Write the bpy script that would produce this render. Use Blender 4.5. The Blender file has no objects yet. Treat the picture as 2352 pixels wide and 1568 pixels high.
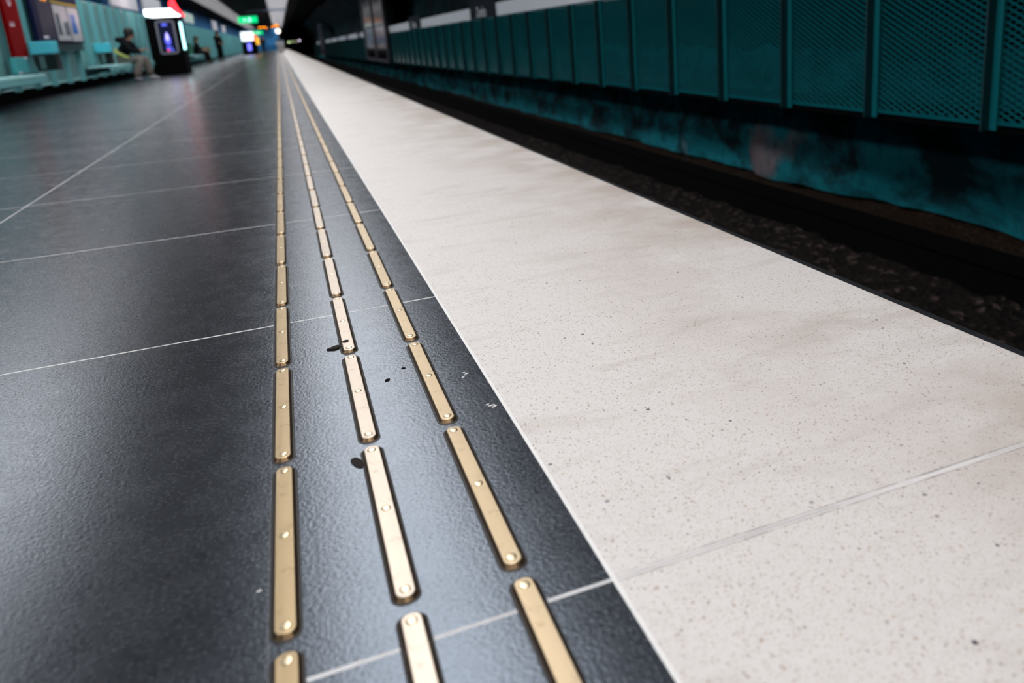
import bpy, bmesh, math, random
from mathutils import Vector, Matrix, noise
random.seed(7)
SC = bpy.context.scene
COL = SC.collection

# ------------------------------------------------------------------ camera
cam = bpy.data.cameras.new('camera')
cam.sensor_width = 36.0
cam.lens = 1788.0152 / 2352 * 36
cam.shift_x = (1176 - 1363.0) / 2352
cam.shift_y = (538.49 - 784) / 2352
cam.clip_start = 0.02
cam.clip_end = 400
cam.dof.use_dof = True
cam.dof.focus_distance = 1.72
cam.dof.aperture_fstop = 2.8
cam_o = bpy.data.objects.new('camera', cam)
COL.objects.link(cam_o)
rx, ry, rz = 0.2632, -0.0659, 0.3586
fw = Vector((math.sin(rz) * math.cos(rx), math.cos(rz) * math.cos(rx), -math.sin(rx)))
rt = Vector((math.cos(rz), -math.sin(rz), 0))
up = rt.cross(fw)
r2 = math.cos(ry) * rt + math.sin(ry) * up
u2 = -math.sin(ry) * rt + math.cos(ry) * up
M = Matrix((r2, u2, -fw)).transposed().to_4x4()
M.translation = (0, 0, 0.65)
cam_o.matrix_world = M
SC.camera = cam_o

# ------------------------------------------------------------------ world, exposure
w = bpy.data.worlds.new('world')
w.use_nodes = True
w.node_tree.nodes['Background'].inputs[0].default_value = (0.55, 0.8, 1.0, 1)
w.node_tree.nodes['Background'].inputs[1].default_value = 0.002
SC.world = w
vs = SC.view_settings
vs.view_transform = 'Standard'
vs.look = 'None'
vs.gamma = 1
vs.use_curve_mapping = False
vs.exposure = 0.0
L_EDGE, L_WALL = 7.2, 5.4        # radiance of the lamp strips over the platform edge / along the left wall
L_SPOT = 9.0

# ------------------------------------------------------------------ helpers
class MB:
    def __init__(self): self.bm = bmesh.new()
    def box(self, c, s, rot=None):
        m = Matrix.Translation(c)
        if rot is not None: m = m @ rot
        m = m @ Matrix.Diagonal((s[0], s[1], s[2], 1))
        bmesh.ops.create_cube(self.bm, size=1, matrix=m)
        return self
    def bb(self, x0, x1, y0, y1, z0, z1):
        return self.box(((x0+x1)/2, (y0+y1)/2, (z0+z1)/2), (abs(x1-x0), abs(y1-y0), abs(z1-z0)))
    def quad(self, *p):
        self.bm.faces.new([self.bm.verts.new(q) for q in p]); return self
    def prism(self, pts, off):
        a = [self.bm.verts.new(p) for p in pts]
        b = [self.bm.verts.new(Vector(p) + Vector(off)) for p in pts]
        n = len(a)
        self.bm.faces.new(a); self.bm.faces.new(b[::-1])
        for i in range(n):
            self.bm.faces.new((a[i], b[i], b[(i+1) % n], a[(i+1) % n]))
        return self
    def cyl(self, p0, p1, r0, r1=None, n=14):
        p0, p1 = Vector(p0), Vector(p1); d = p1 - p0
        m = Matrix.Translation((p0+p1)/2) @ d.to_track_quat('Z', 'Y').to_matrix().to_4x4()
        bmesh.ops.create_cone(self.bm, cap_ends=True, segments=n, radius1=r0, radius2=r0 if r1 is None else r1, depth=d.length, matrix=m)
        return self
    def ball(self, c, s, n=16):
        if not hasattr(s, '__len__'): s = (s, s, s)
        bmesh.ops.create_uvsphere(self.bm, u_segments=n, v_segments=max(6, n//2+2), radius=1,
                                  matrix=Matrix.Translation(c) @ Matrix.Diagonal((s[0], s[1], s[2], 1)))
        return self
    def bevel(self, w, seg=2):
        bmesh.ops.bevel(self.bm, geom=self.bm.edges[:], offset=w, segments=seg, profile=.5, affect='EDGES')
        return self
    def done(self, name, mat, parent=None, smooth=False):
        bmesh.ops.recalc_face_normals(self.bm, faces=self.bm.faces[:])
        me = bpy.data.meshes.new(name)
        self.bm.to_mesh(me); self.bm.free()
        if mat is not None: me.materials.append(mat)
        if smooth:
            for p in me.polygons: p.use_smooth = True
        o = bpy.data.objects.new(name, me)
        COL.objects.link(o)
        if parent is not None: o.parent = parent
        return o

def tag(o, label, cat, group=None, kind=None):
    o['label'] = label; o['category'] = cat
    if group: o['group'] = group
    if kind: o['kind'] = kind
    return o
def struct(o, label=None):
    o['kind'] = 'structure'
    if label: o['label'] = label
    return o
def empty(name, loc, label, cat, group=None, rz=0):
    o = bpy.data.objects.new(name, None)
    o.empty_display_size = .1
    o.location = loc; o.rotation_euler = (0, 0, rz)
    COL.objects.link(o)
    return tag(o, label, cat, group)
def dup(o, loc, label=None, rz=None, group=None, children=True):
    c = o.copy(); COL.objects.link(c)
    c.location = loc
    if rz is not None: c.rotation_euler = (0, 0, rz)
    if label: c['label'] = label
    if group: c['group'] = group
    if children:
        for ch in list(o.children):
            d = ch.copy(); COL.objects.link(d); d.parent = c
            for g in list(ch.children):
                e = g.copy(); COL.objects.link(e); e.parent = d
    return c
_ONES = 'first second third fourth fifth sixth seventh eighth ninth tenth eleventh twelfth thirteenth fourteenth fifteenth sixteenth seventeenth eighteenth nineteenth'.split()
_TEN = ['', '', 'twent', 'thirt', 'fort', 'fift', 'sixt', 'sevent', 'eight', 'ninet']
def ordinal(n):
    if n <= 19: return _ONES[n-1]
    if n < 100: return _TEN[n//10] + ('ieth' if n % 10 == 0 else 'y-' + _ONES[n % 10 - 1])
    return 'hundredth' if n == 100 else 'hundred-and-' + ordinal(n - 100)

# ------------------------------------------------------------------ materials
class NT:
    def __init__(self, name):
        self.m = bpy.data.materials.new(name); self.m.use_nodes = True
        self.t = self.m.node_tree
        self.b = self.t.nodes['Principled BSDF']
    def n(self, typ, **kw):
        x = self.t.nodes.new(typ)
        for k, v in kw.items(): setattr(x, k, v)
        return x
    def link(self, a, b): self.t.links.new(a, b)
    def val(self, sock, v):
        if hasattr(v, 'is_linked'): self.link(v, sock)
        else: sock.default_value = v
    def math(self, op, a, b=None, c=None):
        x = self.n('ShaderNodeMath', operation=op)
        for i, v in enumerate((a, b, c)):
            if v is not None: self.val(x.inputs[i], v)
        return x.outputs[0]
    def coord(self):
        return self.n('ShaderNodeTexCoord').outputs['Object']
    def xyz(self, c):
        s = self.n('ShaderNodeSeparateXYZ'); self.link(c, s.inputs[0]); return s.outputs
    def scale(self, c, s):
        m = self.n('ShaderNodeMapping'); self.link(c, m.inputs[0]); m.inputs['Scale'].default_value = s; return m.outputs[0]
    def noise(self, c, scale, detail=4, rough=.55, dist=0):
        x = self.n('ShaderNodeTexNoise'); self.link(c, x.inputs['Vector'])
        x.inputs['Scale'].default_value = scale; x.inputs['Detail'].default_value = detail
        x.inputs['Roughness'].default_value = rough; x.inputs['Distortion'].default_value = dist
        return x.outputs[0]
    def voro(self, c, scale):
        x = self.n('ShaderNodeTexVoronoi'); self.link(c, x.inputs['Vector']); x.inputs['Scale'].default_value = scale
        return x.outputs['Distance'], x.outputs['Color']
    def ramp(self, f, stops):
        x = self.n('ShaderNodeValToRGB'); self.link(f, x.inputs[0])
        e = x.color_ramp.elements
        while len(e) < len(stops): e.new(.5)
        for i, (p, c) in enumerate(stops):
            e[i].position = p
            e[i].color = (c, c, c, 1) if not hasattr(c, '__len__') else (*c, 1)
        return x.outputs[0]
    def mix(self, f, a, b):
        x = self.n('ShaderNodeMix', data_type='RGBA')
        self.val(x.inputs[0], f)
        for s, v in ((x.inputs[6], a), (x.inputs[7], b)):
            if hasattr(v, 'is_linked'): self.link(v, s)
            else: s.default_value = (*v, 1)
        return x.outputs[2]
    def base(self, v):
        if hasattr(v, 'is_linked'): self.link(v, self.b.inputs['Base Color'])
        else: self.b.inputs['Base Color'].default_value = (*v, 1)
        return self
    def rough(self, v): self.val(self.b.inputs['Roughness'], v); return self
    def bump(self, h, strength, dist):
        x = self.n('ShaderNodeBump'); self.link(h, x.inputs['Height'])
        x.inputs['Strength'].default_value = strength; x.inputs['Distance'].default_value = dist
        self.link(x.outputs[0], self.b.inputs['Normal']); return self
    def line(self, c, off, period, width):
        x = self.n('ShaderNodeMath', operation='WRAP')
        d = self.math('SUBTRACT', c, off)
        self.link(d, x.inputs[0]); x.inputs[1].default_value = period/2; x.inputs[2].default_value = -period/2
        return self.math('LESS_THAN', self.math('ABSOLUTE', x.outputs[0]), width/2)
    def one(self, c, pos, width):
        return self.math('LESS_THAN', self.math('ABSOLUTE', self.math('SUBTRACT', c, pos)), width/2)

def plain(name, col, rough=.5, metal=0.0, var=.12, scale=30, spec=None):
    t = NT(name); c = t.coord()
    f = t.noise(c, scale, 3)
    t.base(t.mix(f, tuple(k*(1-var) for k in col), tuple(k*(1+var) for k in col)))
    t.rough(rough); t.b.inputs['Metallic'].default_value = metal
    if spec is not None: t.b.inputs['Specular IOR Level'].default_value = spec
    return t.m
def glow(name, col, strength):
    t = NT(name)
    t.b.inputs['Base Color'].default_value = (.01, .01, .012, 1)
    t.b.inputs['Specular IOR Level'].default_value = .1
    t.b.inputs['Roughness'].default_value = .6
    t.b.inputs['Emission Color'].default_value = (*col, 1)
    t.b.inputs['Emission Strength'].default_value = strength
    return t.m

Y0J, PJ = 0.753, 1.175          # first cross joint of the paving and their spacing

def mat_dark_floor():
    t = NT('dark_stone'); c = t.coord(); s = t.xyz(c)
    big = t.noise(c, 1.3, 4); mid = t.noise(c, 14, 5, .6); fine = t.noise(c, 150, 4, .65)
    col = t.mix(t.ramp(fine, [(.35, 0.0), (.75, 1.0)]), (.0045, .0048, .0062), (.016, .0165, .019))
    col = t.mix(t.math('MULTIPLY', mid, .35), col, (.024, .024, .027))
    # a few pale scuffs and grit specks
    d, vc = t.voro(c, 55); rr = t.xyz(vc)
    sp = t.math('MULTIPLY', t.math('LESS_THAN', d, .13), t.math('GREATER_THAN', rr[0], .90))
    col = t.mix(t.math('MULTIPLY', sp, .8), col, (.002, .002, .002))
    j = t.math('MAXIMUM', t.line(s[1], Y0J, PJ, .006), t.one(s[0], -1.205, .006))
    g = t.one(s[0], -.1135, .004)
    col = t.mix(t.math('MULTIPLY', g, .7), col, (.06, .055, .055))
    jn = t.ramp(t.noise(c, 9, 3), [(.25, .55), (.6, 1.0)])
    col = t.mix(t.math('MULTIPLY', j, jn), col, (.60, .57, .545))
    t.base(col)
    r = t.math('ADD', t.math('MULTIPLY', mid, .10), t.math('MULTIPLY', fine, .24))
    r = t.math('ADD', r, t.math('MULTIPLY', big, .06))
    r = t.math('ADD', r, .05)
    t.rough(t.math('MAXIMUM', r, t.math('MULTIPLY', j, .7)))
    h = t.math('ADD', t.math('MULTIPLY', t.noise(c, 165, 2, .5), 1.0), t.math('MULTIPLY', t.noise(c, 60, 3), .45))
    t.bump(h, .40, .0009)
    t.b.inputs['Specular IOR Level'].default_value = .95; t.b.inputs['IOR'].default_value = 1.62
    t.b.inputs['Specular Tint'].default_value = (.74, .85, 1.0, 1)
    return t.m

def mat_white_floor():
    t = NT('white_terrazzo'); c = t.coord(); s = t.xyz(c)
    big = t.noise(c, 2.2, 5, .6); smear = t.noise(t.scale(c, (1.6, 5, 1)), 2.0, 6, .65, .4)
    col = t.mix(t.noise(c, 60, 3), (.605, .560, .525), (.665, .622, .588))
    col = t.mix(t.ramp(t.noise(c, 320, 2), [(.55, 0.0), (.72, .55)]), col, (.43, .36, .315))
    dirt = t.ramp(smear, [(.52, 0.0), (.74, .42)])
    col = t.mix(dirt, col, (.36, .305, .265))
    edge = t.math('MULTIPLY', t.ramp(t.math('DIVIDE', s[0], 1.21), [(.45, 0.0), (1.0, 1.0)]), t.ramp(big, [(.42, 0.0), (.60, .65)]))
    col = t.mix(edge, col, (.36, .28, .22))
    for sc, thr, gate, colr in ((300, .34, .62, (.42, .33, .28)), (190, .30, .78, (.34, .25, .20)), (130, .24, .86, (.20, .15, .13)), (75, .20, .90, (.38, .27, .20)), (48, .17, .955, (.035, .03, .04)), (90, .2, .93, (.45, .33, .22))):
        d, vc = t.voro(c, sc); rr = t.xyz(vc)
        m = t.math('MULTIPLY', t.math('LESS_THAN', d, thr), t.math('GREATER_THAN', rr[0], gate))
        col = t.mix(t.math('MULTIPLY', m, t.math('ADD', .40, t.math('MULTIPLY', rr[1], .6))), col, colr)
    j = t.line(s[1], Y0J, PJ*4, .008)
    j2 = t.math('MULTIPLY', t.line(s[1], Y0J, PJ*4, .014), t.math('SUBTRACT', 1.0, j))
    col = t.mix(t.math('MULTIPLY', j2, t.ramp(t.noise(c, 20, 2), [(.4, 0.15), (.65, .8)])), col, (.2, .17, .155))
    col = t.mix(t.math('MULTIPLY', j, .9), col, (.68, .645, .62))
    k = t.line(s[1], Y0J + PJ, PJ, .004)
    col = t.mix(t.math('MULTIPLY', k, t.ramp(t.noise(c, 6, 2), [(.45, 0.05), (.6, .55)])), col, (.28, .25, .24))
    t.base(col); t.rough(t.math('ADD', .38, t.math('MULTIPLY', big, .25)))
    t.bump(t.noise(c, 220, 3), .05, .001)
    return t.m

def mat_brass(name, a, b, r0):
    t = NT(name); c = t.coord()
    info = t.n('ShaderNodeObjectInfo').outputs['Random']
    n1 = t.noise(t.scale(c, (60, 8, 30)), 2.0, 5, .6)
    col = t.mix(n1, a, b)
    col = t.mix(t.ramp(t.noise(c, 45, 5, .6), [(.58, 0.0), (.75, .45)]), col, tuple(k*.45 for k in a))
    col = t.mix(t.math('MULTIPLY', info, .35), col, tuple(k*.8 for k in a))
    t.base(col); t.b.inputs['Metallic'].default_value = 1.0
    t.rough(t.math('ADD', r0, t.math('MULTIPLY', n1, .14)))
    t.bump(t.noise(t.scale(c, (300, 60, 300)), 1.0, 3), .06, .0003)
    return t.m

def mat_rock(name, paint, paint2, bare, bare_amt, dark_hi):
    t = NT(name); c = t.coord(); s = t.xyz(c)
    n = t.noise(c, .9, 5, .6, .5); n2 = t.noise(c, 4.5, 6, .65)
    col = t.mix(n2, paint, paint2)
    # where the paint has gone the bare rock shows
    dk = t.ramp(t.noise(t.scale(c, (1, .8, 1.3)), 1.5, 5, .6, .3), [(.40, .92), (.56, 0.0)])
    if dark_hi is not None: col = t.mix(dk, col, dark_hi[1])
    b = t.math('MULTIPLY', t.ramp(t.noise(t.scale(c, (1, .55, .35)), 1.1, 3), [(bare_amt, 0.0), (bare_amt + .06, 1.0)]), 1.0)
    col = t.mix(b, col, bare)
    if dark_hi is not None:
        z0, dcol, keep = dark_hi     # above this height a dark colour is mixed in
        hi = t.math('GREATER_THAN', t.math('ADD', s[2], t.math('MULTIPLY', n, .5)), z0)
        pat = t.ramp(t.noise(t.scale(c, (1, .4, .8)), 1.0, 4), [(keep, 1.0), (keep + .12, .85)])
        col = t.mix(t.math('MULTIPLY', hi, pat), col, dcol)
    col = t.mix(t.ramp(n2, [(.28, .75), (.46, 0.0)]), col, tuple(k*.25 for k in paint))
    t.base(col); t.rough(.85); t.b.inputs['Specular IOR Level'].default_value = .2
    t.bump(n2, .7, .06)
    return t.m

MT = {}
MT['dark_floor'] = mat_dark_floor()
MT['white_floor'] = mat_white_floor()
MT['brass'] = mat_brass('brass', (.38, .275, .155), (.50, .375, .22), .29)
MT['brass_sheen'] = mat_brass('sheen_brass', (.43, .355, .285), (.51, .43, .355), .32)  # paler tint for the middle row: lamp reflection put into the colour
MT['brass_right'] = mat_brass('brass_between', (.42, .315, .195), (.54, .42, .275), .29)  # tint between the other two rows, part of that painted reflection
MT['brass_shade'] = plain('shaded_brass', (.17, .105, .055), .36, .9, var=.3)  # dark reflections of bar sides and rivet rims, put into the colour
MT['glue'] = plain('brown_sealant', (.012, .008, .006), .55, var=.3)
MT['rivet'] = mat_brass('rivet_brass', (.66, .53, .34), (.78, .64, .44), .24)
MT['grout'] = plain('pale_grout', (.72, .69, .66), .6)
MT['rubber'] = plain('edge_rubber', (.012, .012, .014), .38, var=.3)
MT['black'] = plain('soot_black', (.0025, .0025, .003), .85, spec=.04)
MT['teal'] = plain('teal_paint', (.003, .108, .126), .19, var=.1)
MT['teal_post'] = plain('teal_post_paint', (.003, .165, .185), .35, var=.1)
MT['teal_dark'] = plain('teal_paint_dark', (.002, .035, .042), .5, var=.1)  # darker teal; on the right fence fins the side shade is painted in
MT['teal_left'] = plain('light_teal_paint', (.36, .66, .655), .35, var=.1, scale=6)
MT['teal_left_post'] = plain('light_teal_post_paint', (.17, .46, .475), .4, var=.1)
MT['cyan'] = plain('cyan_paint', (.09, .66, .80), .35)
MT['sign_white'] = plain('white_enamel', (.86, .89, .94), .3, var=.05)
MT['sign_dark'] = plain('dark_blue_enamel', (.003, .011, .018), .7, spec=.15)
MT['steel'] = plain('grey_steel', (.16, .15, .18), .35, .6)
MT['rail'] = plain('rail_steel', (.05, .04, .035), .45, .7)
MT['wood'] = plain('sleeper_concrete', (.02, .018, .016), .9)
MT['slat'] = plain('ceiling_slat', (.125, .12, .12), .7, spec=.1)
MT['slat_edge'] = plain('pale_ceiling_slat', (.20, .195, .20), .7, spec=.1)
MT['ceil'] = plain('ceiling_black', (.007, .007, .008), .9, spec=.05)
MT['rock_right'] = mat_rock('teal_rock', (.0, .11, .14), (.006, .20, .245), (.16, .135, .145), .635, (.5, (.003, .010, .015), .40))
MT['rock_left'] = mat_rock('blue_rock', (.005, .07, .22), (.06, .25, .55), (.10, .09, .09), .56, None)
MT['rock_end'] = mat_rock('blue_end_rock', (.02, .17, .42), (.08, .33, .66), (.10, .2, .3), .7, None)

def mat_gravel():
    t = NT('brown_gravel'); c = t.coord()
    d, vc = t.voro(c, 22); s = t.xyz(vc)
    col = t.mix(s[0], (.002, .0015, .0013), (.014, .010, .008))
    p = t.xyz(c)
    bank = t.ramp(t.math('DIVIDE', p[0], 6.0), [(.68, 0.0), (.74, 1.0)])
    col = t.mix(t.math('MULTIPLY', t.ramp(s[1], [(.88, 0.0), (.93, 1.0)]), .7), col, (.085, .06, .052))
    col = t.mix(t.math('MULTIPLY', bank, .6), col, (.034, .016, .006))
    t.base(col); t.rough(.9); t.b.inputs['Specular IOR Level'].default_value = .15
    t.bump(d, .8, .03)
    return t.m
MT['gravel'] = mat_gravel()

# ------------------------------------------------------------------ platform, track bed, shell
o = MB().bb(-4.9, .2765, -3, 126, -.25, 0).done('floor', MT['dark_floor']); struct(o, 'dark stone platform paving with thin pale joints')
o = MB().bb(.2825, 1.205, -3, 126, -.25, 0).done('trim_1', MT['white_floor']); struct(o, 'pale speckled terrazzo paving along the platform edge')
o = MB().bb(.2765, .2825, -3, 126, -.25, .0004).done('trim_2', MT['grout']); struct(o, 'thin pale strip between dark and white paving')
o = MB().bb(1.205, 1.232, -3, 126, -.09, -.002).bevel(.004).done('trim_3', MT['rubber']); struct(o, 'black edge strip of the platform')
o = MB().bb(.9, 1.2, -3, 126, -1.6, -.25).done('wall_platform', MT['black']); struct(o)

def grid(name, mat, fn, nu, nv, smooth=True):
    m = MB()
    V = [[m.bm.verts.new(fn(i/nu, j/nv)) for j in range(nv+1)] for i in range(nu+1)]
    for i in range(nu):
        for j in range(nv):
            m.bm.faces.new((V[i][j], V[i+1][j], V[i+1][j+1], V[i][j+1]))
    return m.done(name, mat, None, smooth)

def bed(u, v):
    y = -2 + 135*u**1.7; x = 1.2 + 4.7*v
    z = -1.16 + .05*noise.noise((x*7, y*7, 0)) + .03*noise.noise((x*17, y*17, 3)) - .004*y
    if x > 4.2: z -= .13*min(1, (x-4.2)/1.0)
    return (x, y, z)
o = grid('gravel', MT['gravel'], bed, 420, 46); tag(o, 'dark brown ballast gravel lying in the track trench', 'gravel', kind='stuff')

def rockR(u, v):
    y = -3 + 140*u**1.5; z = -1.25 + 5.2*v
    x = 5.40 + .24*noise.noise((y*.5, z*.6, 1.3)) + .13*noise.noise((y*1.7, z*1.6, 5)) + .05*noise.noise((y*5, z*5, 9))
    if z > 2.2: x -= (z-2.2)*.9
    return (x, y, z - .004*y)
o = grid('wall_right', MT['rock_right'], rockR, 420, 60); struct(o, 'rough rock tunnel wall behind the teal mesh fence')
def rockL(u, v):
    y = -3 + 132*u**1.3; z = -.1 + 3.3*v
    x = -4.95 + .25*noise.noise((y*.4, z*.6, 11.3)) + .1*noise.noise((y*1.5, z*1.6, 15))
    return (x, y, z)
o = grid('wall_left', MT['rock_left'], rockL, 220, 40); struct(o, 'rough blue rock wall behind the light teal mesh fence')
def rockE(u, v):
    x = -5 + 5.2*u; z = -.1 + 3.3*v
    return (x, 125 + .3*noise.noise((x*.8, z*.8, 2)), z)
o = grid('wall_end', MT['rock_end'], rockE, 30, 20); struct(o, 'blue rock wall closing the far end of the platform')
o = MB().bb(.6, 6, 138, 138.3, -2, 4).done('wall_tunnel', MT['black']); struct(o)
o = MB().bb(-5.2, 1.5, -4, 126, 3.17, 3.4).done('ceiling', MT['ceil']); struct(o, 'black ceiling over the platform')
o = MB().bb(-4.35, -4.25, -3, 125, 0, .5).done('baseboard_left', MT['black']); struct(o)
o = MB().bb(1.5, 6.2, -4, 138, 4.1, 4.3).done('ceiling_track', MT['ceil']); struct(o)
o = MB().bb(1.45, 1.5, -4, 126, 3.1, 4.1).done('trim_4', MT['ceil']); struct(o)

# track hardware
for x, lab in ((1.55, 'steel running rail of the track next to the platform edge'), (2.985, 'steel running rail of the track farther from the platform')):
    m = MB(); m.bb(x-.036, x+.036, -3, 136, -1.06, -1.02); m.bb(x-.01, x+.01, -3, 136, -1.16, -1.06); m.bb(x-.07, x+.07, -3, 136, -1.18, -1.16)
    tag(m.done('running_rail', MT['rail']), lab, 'rail', 'running rails')
m = MB(); m.bb(3.93, 4.13, -3, 134, -.98, -.93); m.bb(3.95, 3.98, -3, 134, -1.2, -.98); m.bb(4.0, 4.07, -3, 134, -1.12, -1.02)
tag(m.done('conductor_rail', MT['black']), 'black covered conductor rail running below the mesh fence', 'rail')

# ------------------------------------------------------------------ lamp strips in the ceiling
def lamp_module(name, width, length, strength, label, group, slat='slat'):
    root = empty(name, (0, 0, 3.0), label, 'ceiling light', group)
    t = NT(name + '_glow')
    t.b.inputs['Base Color'].default_value = (.6, .6, .6, 1)
    t.b.inputs['Emission Color'].default_value = (.955, .97, 1.0, 1)
    t.b.inputs['Emission Strength'].default_value = strength
    m = MB(); m.bb(-width/2, width/2, -length/2, length/2, .12, .14)
    m.done('diffuser', t.m, root)
    m = MB()
    for s in (-1, 1): m.bb(s*width/2-.012, s*width/2+.012, -length/2, length/2, .10, .15)
    m.done('side_rail', MT['slat'], root)
    m = MB(); n = int(round(length/.2))
    for i in range(n):
        y = -length/2 + (i+.5)*length/n
        m.bb(-width/2+.013, width/2-.013, y-.006, y+.006, .062, .102)
    m.done('louvre_slats', MT[slat], root)
    return root
edge = lamp_module('ceiling_light', 1.17, 6, L_EDGE, '', 'louvred lamps over the platform edge', 'slat_edge')
edge_far = lamp_module('ceiling_light', 1.17, 6, L_EDGE*.74, '', 'louvred lamps over the platform edge', 'slat_edge')
for i in range(22):
    y = -2 + 6*i
    lab = 'slatted lamp strip over the platform edge, %s from the camera end' % ordinal(i+1)
    if i in (0, 3):
        o = edge if i == 0 else edge_far
        o.location = (.315, y, 3.0); o['label'] = lab
    else: dup(edge if i < 3 else edge_far, (.315, y, 3.0), lab)
wl = lamp_module('ceiling_light', 1.0, 3, L_WALL, '', 'louvred lamps along the left wall')
ws = lamp_module('ceiling_light', 1.0, 3, L_SPOT, '', 'louvred lamps along the left wall')
first = {0: True, 1: True}
for i in range(42):
    y = -.4 + 3*i
    k = 1 if i in (3, 7) else 0
    src = ws if k else wl
    lab = 'slatted lamp strip near the left wall, %s from the camera end' % ordinal(i+1)
    if first[k]: src.location = (-3.1, y, 3.0); src['label'] = lab; first[k] = False
    else: dup(src, (-3.1, y, 3.0), lab)
o = MB().bb(-1.6, .9, 57.6, 58.0, 2.86, 2.98).done('ceiling_beam', plain('beam_grey', (.10, .11, .16), .6)); tag(o, 'grey blue beam crossing under the far ceiling', 'beam')
MB().bb(-1.45, -1.4, 57.75, 57.85, 2.98, 3.17).done('hanger', MT['ceil'], o)

# ------------------------------------------------------------------ brass guide bars
def bar_mesh(top):
    m = MB(); bm = m.bm
    def loop(hw, hl, z, cr):
        pts = []
        for cx, cy, a0 in ((hw-cr, hl-cr, 0), (-hw+cr, hl-cr, 90), (-hw+cr, -hl+cr, 180), (hw-cr, -hl+cr, 270)):
            for k in range(5):
                a = math.radians(a0 + 22.5*k); pts.append(bm.verts.new((cx+cr*math.cos(a), cy+cr*math.sin(a), z)))
        return pts
    L = [loop(.0187, .1997, 0, .0157), loop(.0180, .1990, .0007, .0150), loop(.0155, .1965, .0012, .0125), loop(.0121, .1925, .0062, .0098), loop(.0116, .1919, .0067, .0094), loop(.0110, .1912, .0069, .0090)]
    for a, b in zip(L, L[1:]):
        for i in range(len(a)):
            fc = bm.faces.new((a[i], a[(i+1) % len(a)], b[(i+1) % len(b)], b[i]))
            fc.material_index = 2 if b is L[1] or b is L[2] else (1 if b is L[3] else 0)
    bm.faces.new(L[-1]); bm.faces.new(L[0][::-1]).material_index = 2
    me = bpy.data.meshes.new('guide_bar'); bmesh.ops.recalc_face_normals(bm, faces=bm.faces[:]); bm.to_mesh(me); bm.free()
    for k in (top, 'brass_shade', 'glue'): me.materials.append(MT[k])
    return me
def rivet_mesh():
    m = MB(); bm = m.bm; prev = None; n = 18
    rings = []
    for r, z in ((.0070, .0), (.0067, .0006), (.0060, .0009), (.0040, .00115), (.0016, .0012)):
        rings.append([bm.verts.new((r*math.cos(2*math.pi*k/n), r*math.sin(2*math.pi*k/n), z)) for k in range(n)])
    for a, b in zip(rings, rings[1:]):
        for k in range(n): bm.faces.new((a[k], a[(k+1) % n], b[(k+1) % n], b[k]))
    bm.faces.new(rings[-1])
    me = bpy.data.meshes.new('rivet'); bm.to_mesh(me); bm.free(); me.materials.append(MT['rivet']); me.materials.append(MT['brass_shade'])
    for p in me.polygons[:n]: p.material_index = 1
    for p in me.polygons: p.use_smooth = True
    return me
BAR = {'left': bar_mesh('brass'), 'middle': bar_mesh('brass_sheen'), 'right': bar_mesh('brass_right')}
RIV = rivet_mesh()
ROWS = (('left', -.0935), ('middle', .0421), ('right', .1758))
PITCH, CEN = .41555, .840 + .1795
for rn, rxx in ROWS:
    for k in range(-1, 66):
        b = bpy.data.objects.new('guide_bar', BAR[rn]); COL.objects.link(b)
        b.location = (rxx + random.uniform(-.0008, .0008), CEN + PITCH*k, 0)
        b.rotation_euler = (0, 0, random.uniform(-.003, .003))
        tag(b, 'brass guide bar in the %s row on dark paving, %s from the camera end' % (rn, ordinal(k+2)), 'guide bar', 'brass guide bars, %s row' % rn)
        for yy in (-.1795, 0.003, .1795):
            rv = bpy.data.objects.new('rivet', RIV); COL.objects.link(rv)
            rv.parent = b; rv.location = (random.uniform(-.0008, .0008), yy, .0068)
m = MB()
for rn, rxx in ROWS:
    for k in range(66, 175):
        y = CEN + PITCH*k
        m.bb(rxx-.0135, rxx+.0135, y-.1955, y+.1955, 0, .005)
tag(m.done('guide_bars', MT['brass']), 'brass guide bars of all three rows far down the platform', 'guide bars', kind='stuff')

# small litter and marks on the paving
def blob(pts, z0, h): return MB().prism([(x, y, z0) for x, y in pts], (0, 0, h))
def litter(name, pts, z0, h, mat, label, cat):
    return tag(blob(pts, z0, h).done(name, mat), label, cat)
leafm = plain('dark_leaf', (.022, .019, .017), .9, spec=.1)
def ell(cx, cy, a, b, rot, n=12, jag=.0):
    return [(cx + math.cos(rot)*a*(1+jag*random.uniform(-1, 1))*math.cos(t) - math.sin(rot)*b*math.sin(t), cy + math.sin(rot)*a*(1+jag*random.uniform(-1, 1))*math.cos(t) + math.cos(rot)*b*math.sin(t)) for t in [2*math.pi*i/n for i in range(n)]]
LITTER = []

# ------------------------------------------------------------------ expanded metal fences
def expanded_mesh(name, width, height, lw, sw, strand, mat, tilt=.012):
    """diamond lattice in the YZ plane, facing -X; strands are twisted out of the plane like stretched sheet metal"""
    m = MB(); bm = m.bm
    nc = int(round(width/lw)); nr = int(round(height/(sw/2)))
    lw = width/nc; hs = height/nr
    th = .0015
    for r in range(nr):
        for c in range(nc*2):
            up_ = (r + c) % 2 == 0
            y0, y1 = c*lw/2, (c+1)*lw/2
            z0, z1 = (r*hs, (r+1)*hs) if up_ else ((r+1)*hs, r*hs)
            a, b = strand*.5, tilt*.5
            q = []
            for yy, zz in ((y0, z0), (y1, z1)):
                q.append(((-b, yy, zz-a), (b, yy, zz+a)))
            (p0, p1), (p2, p3) = q
            for t in (0, th):
                bm.faces.new([bm.verts.new((p[0]+t, p[1], p[2])) for p in (p0, p2, p3, p1)])
    return m
PR = 1.148

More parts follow.
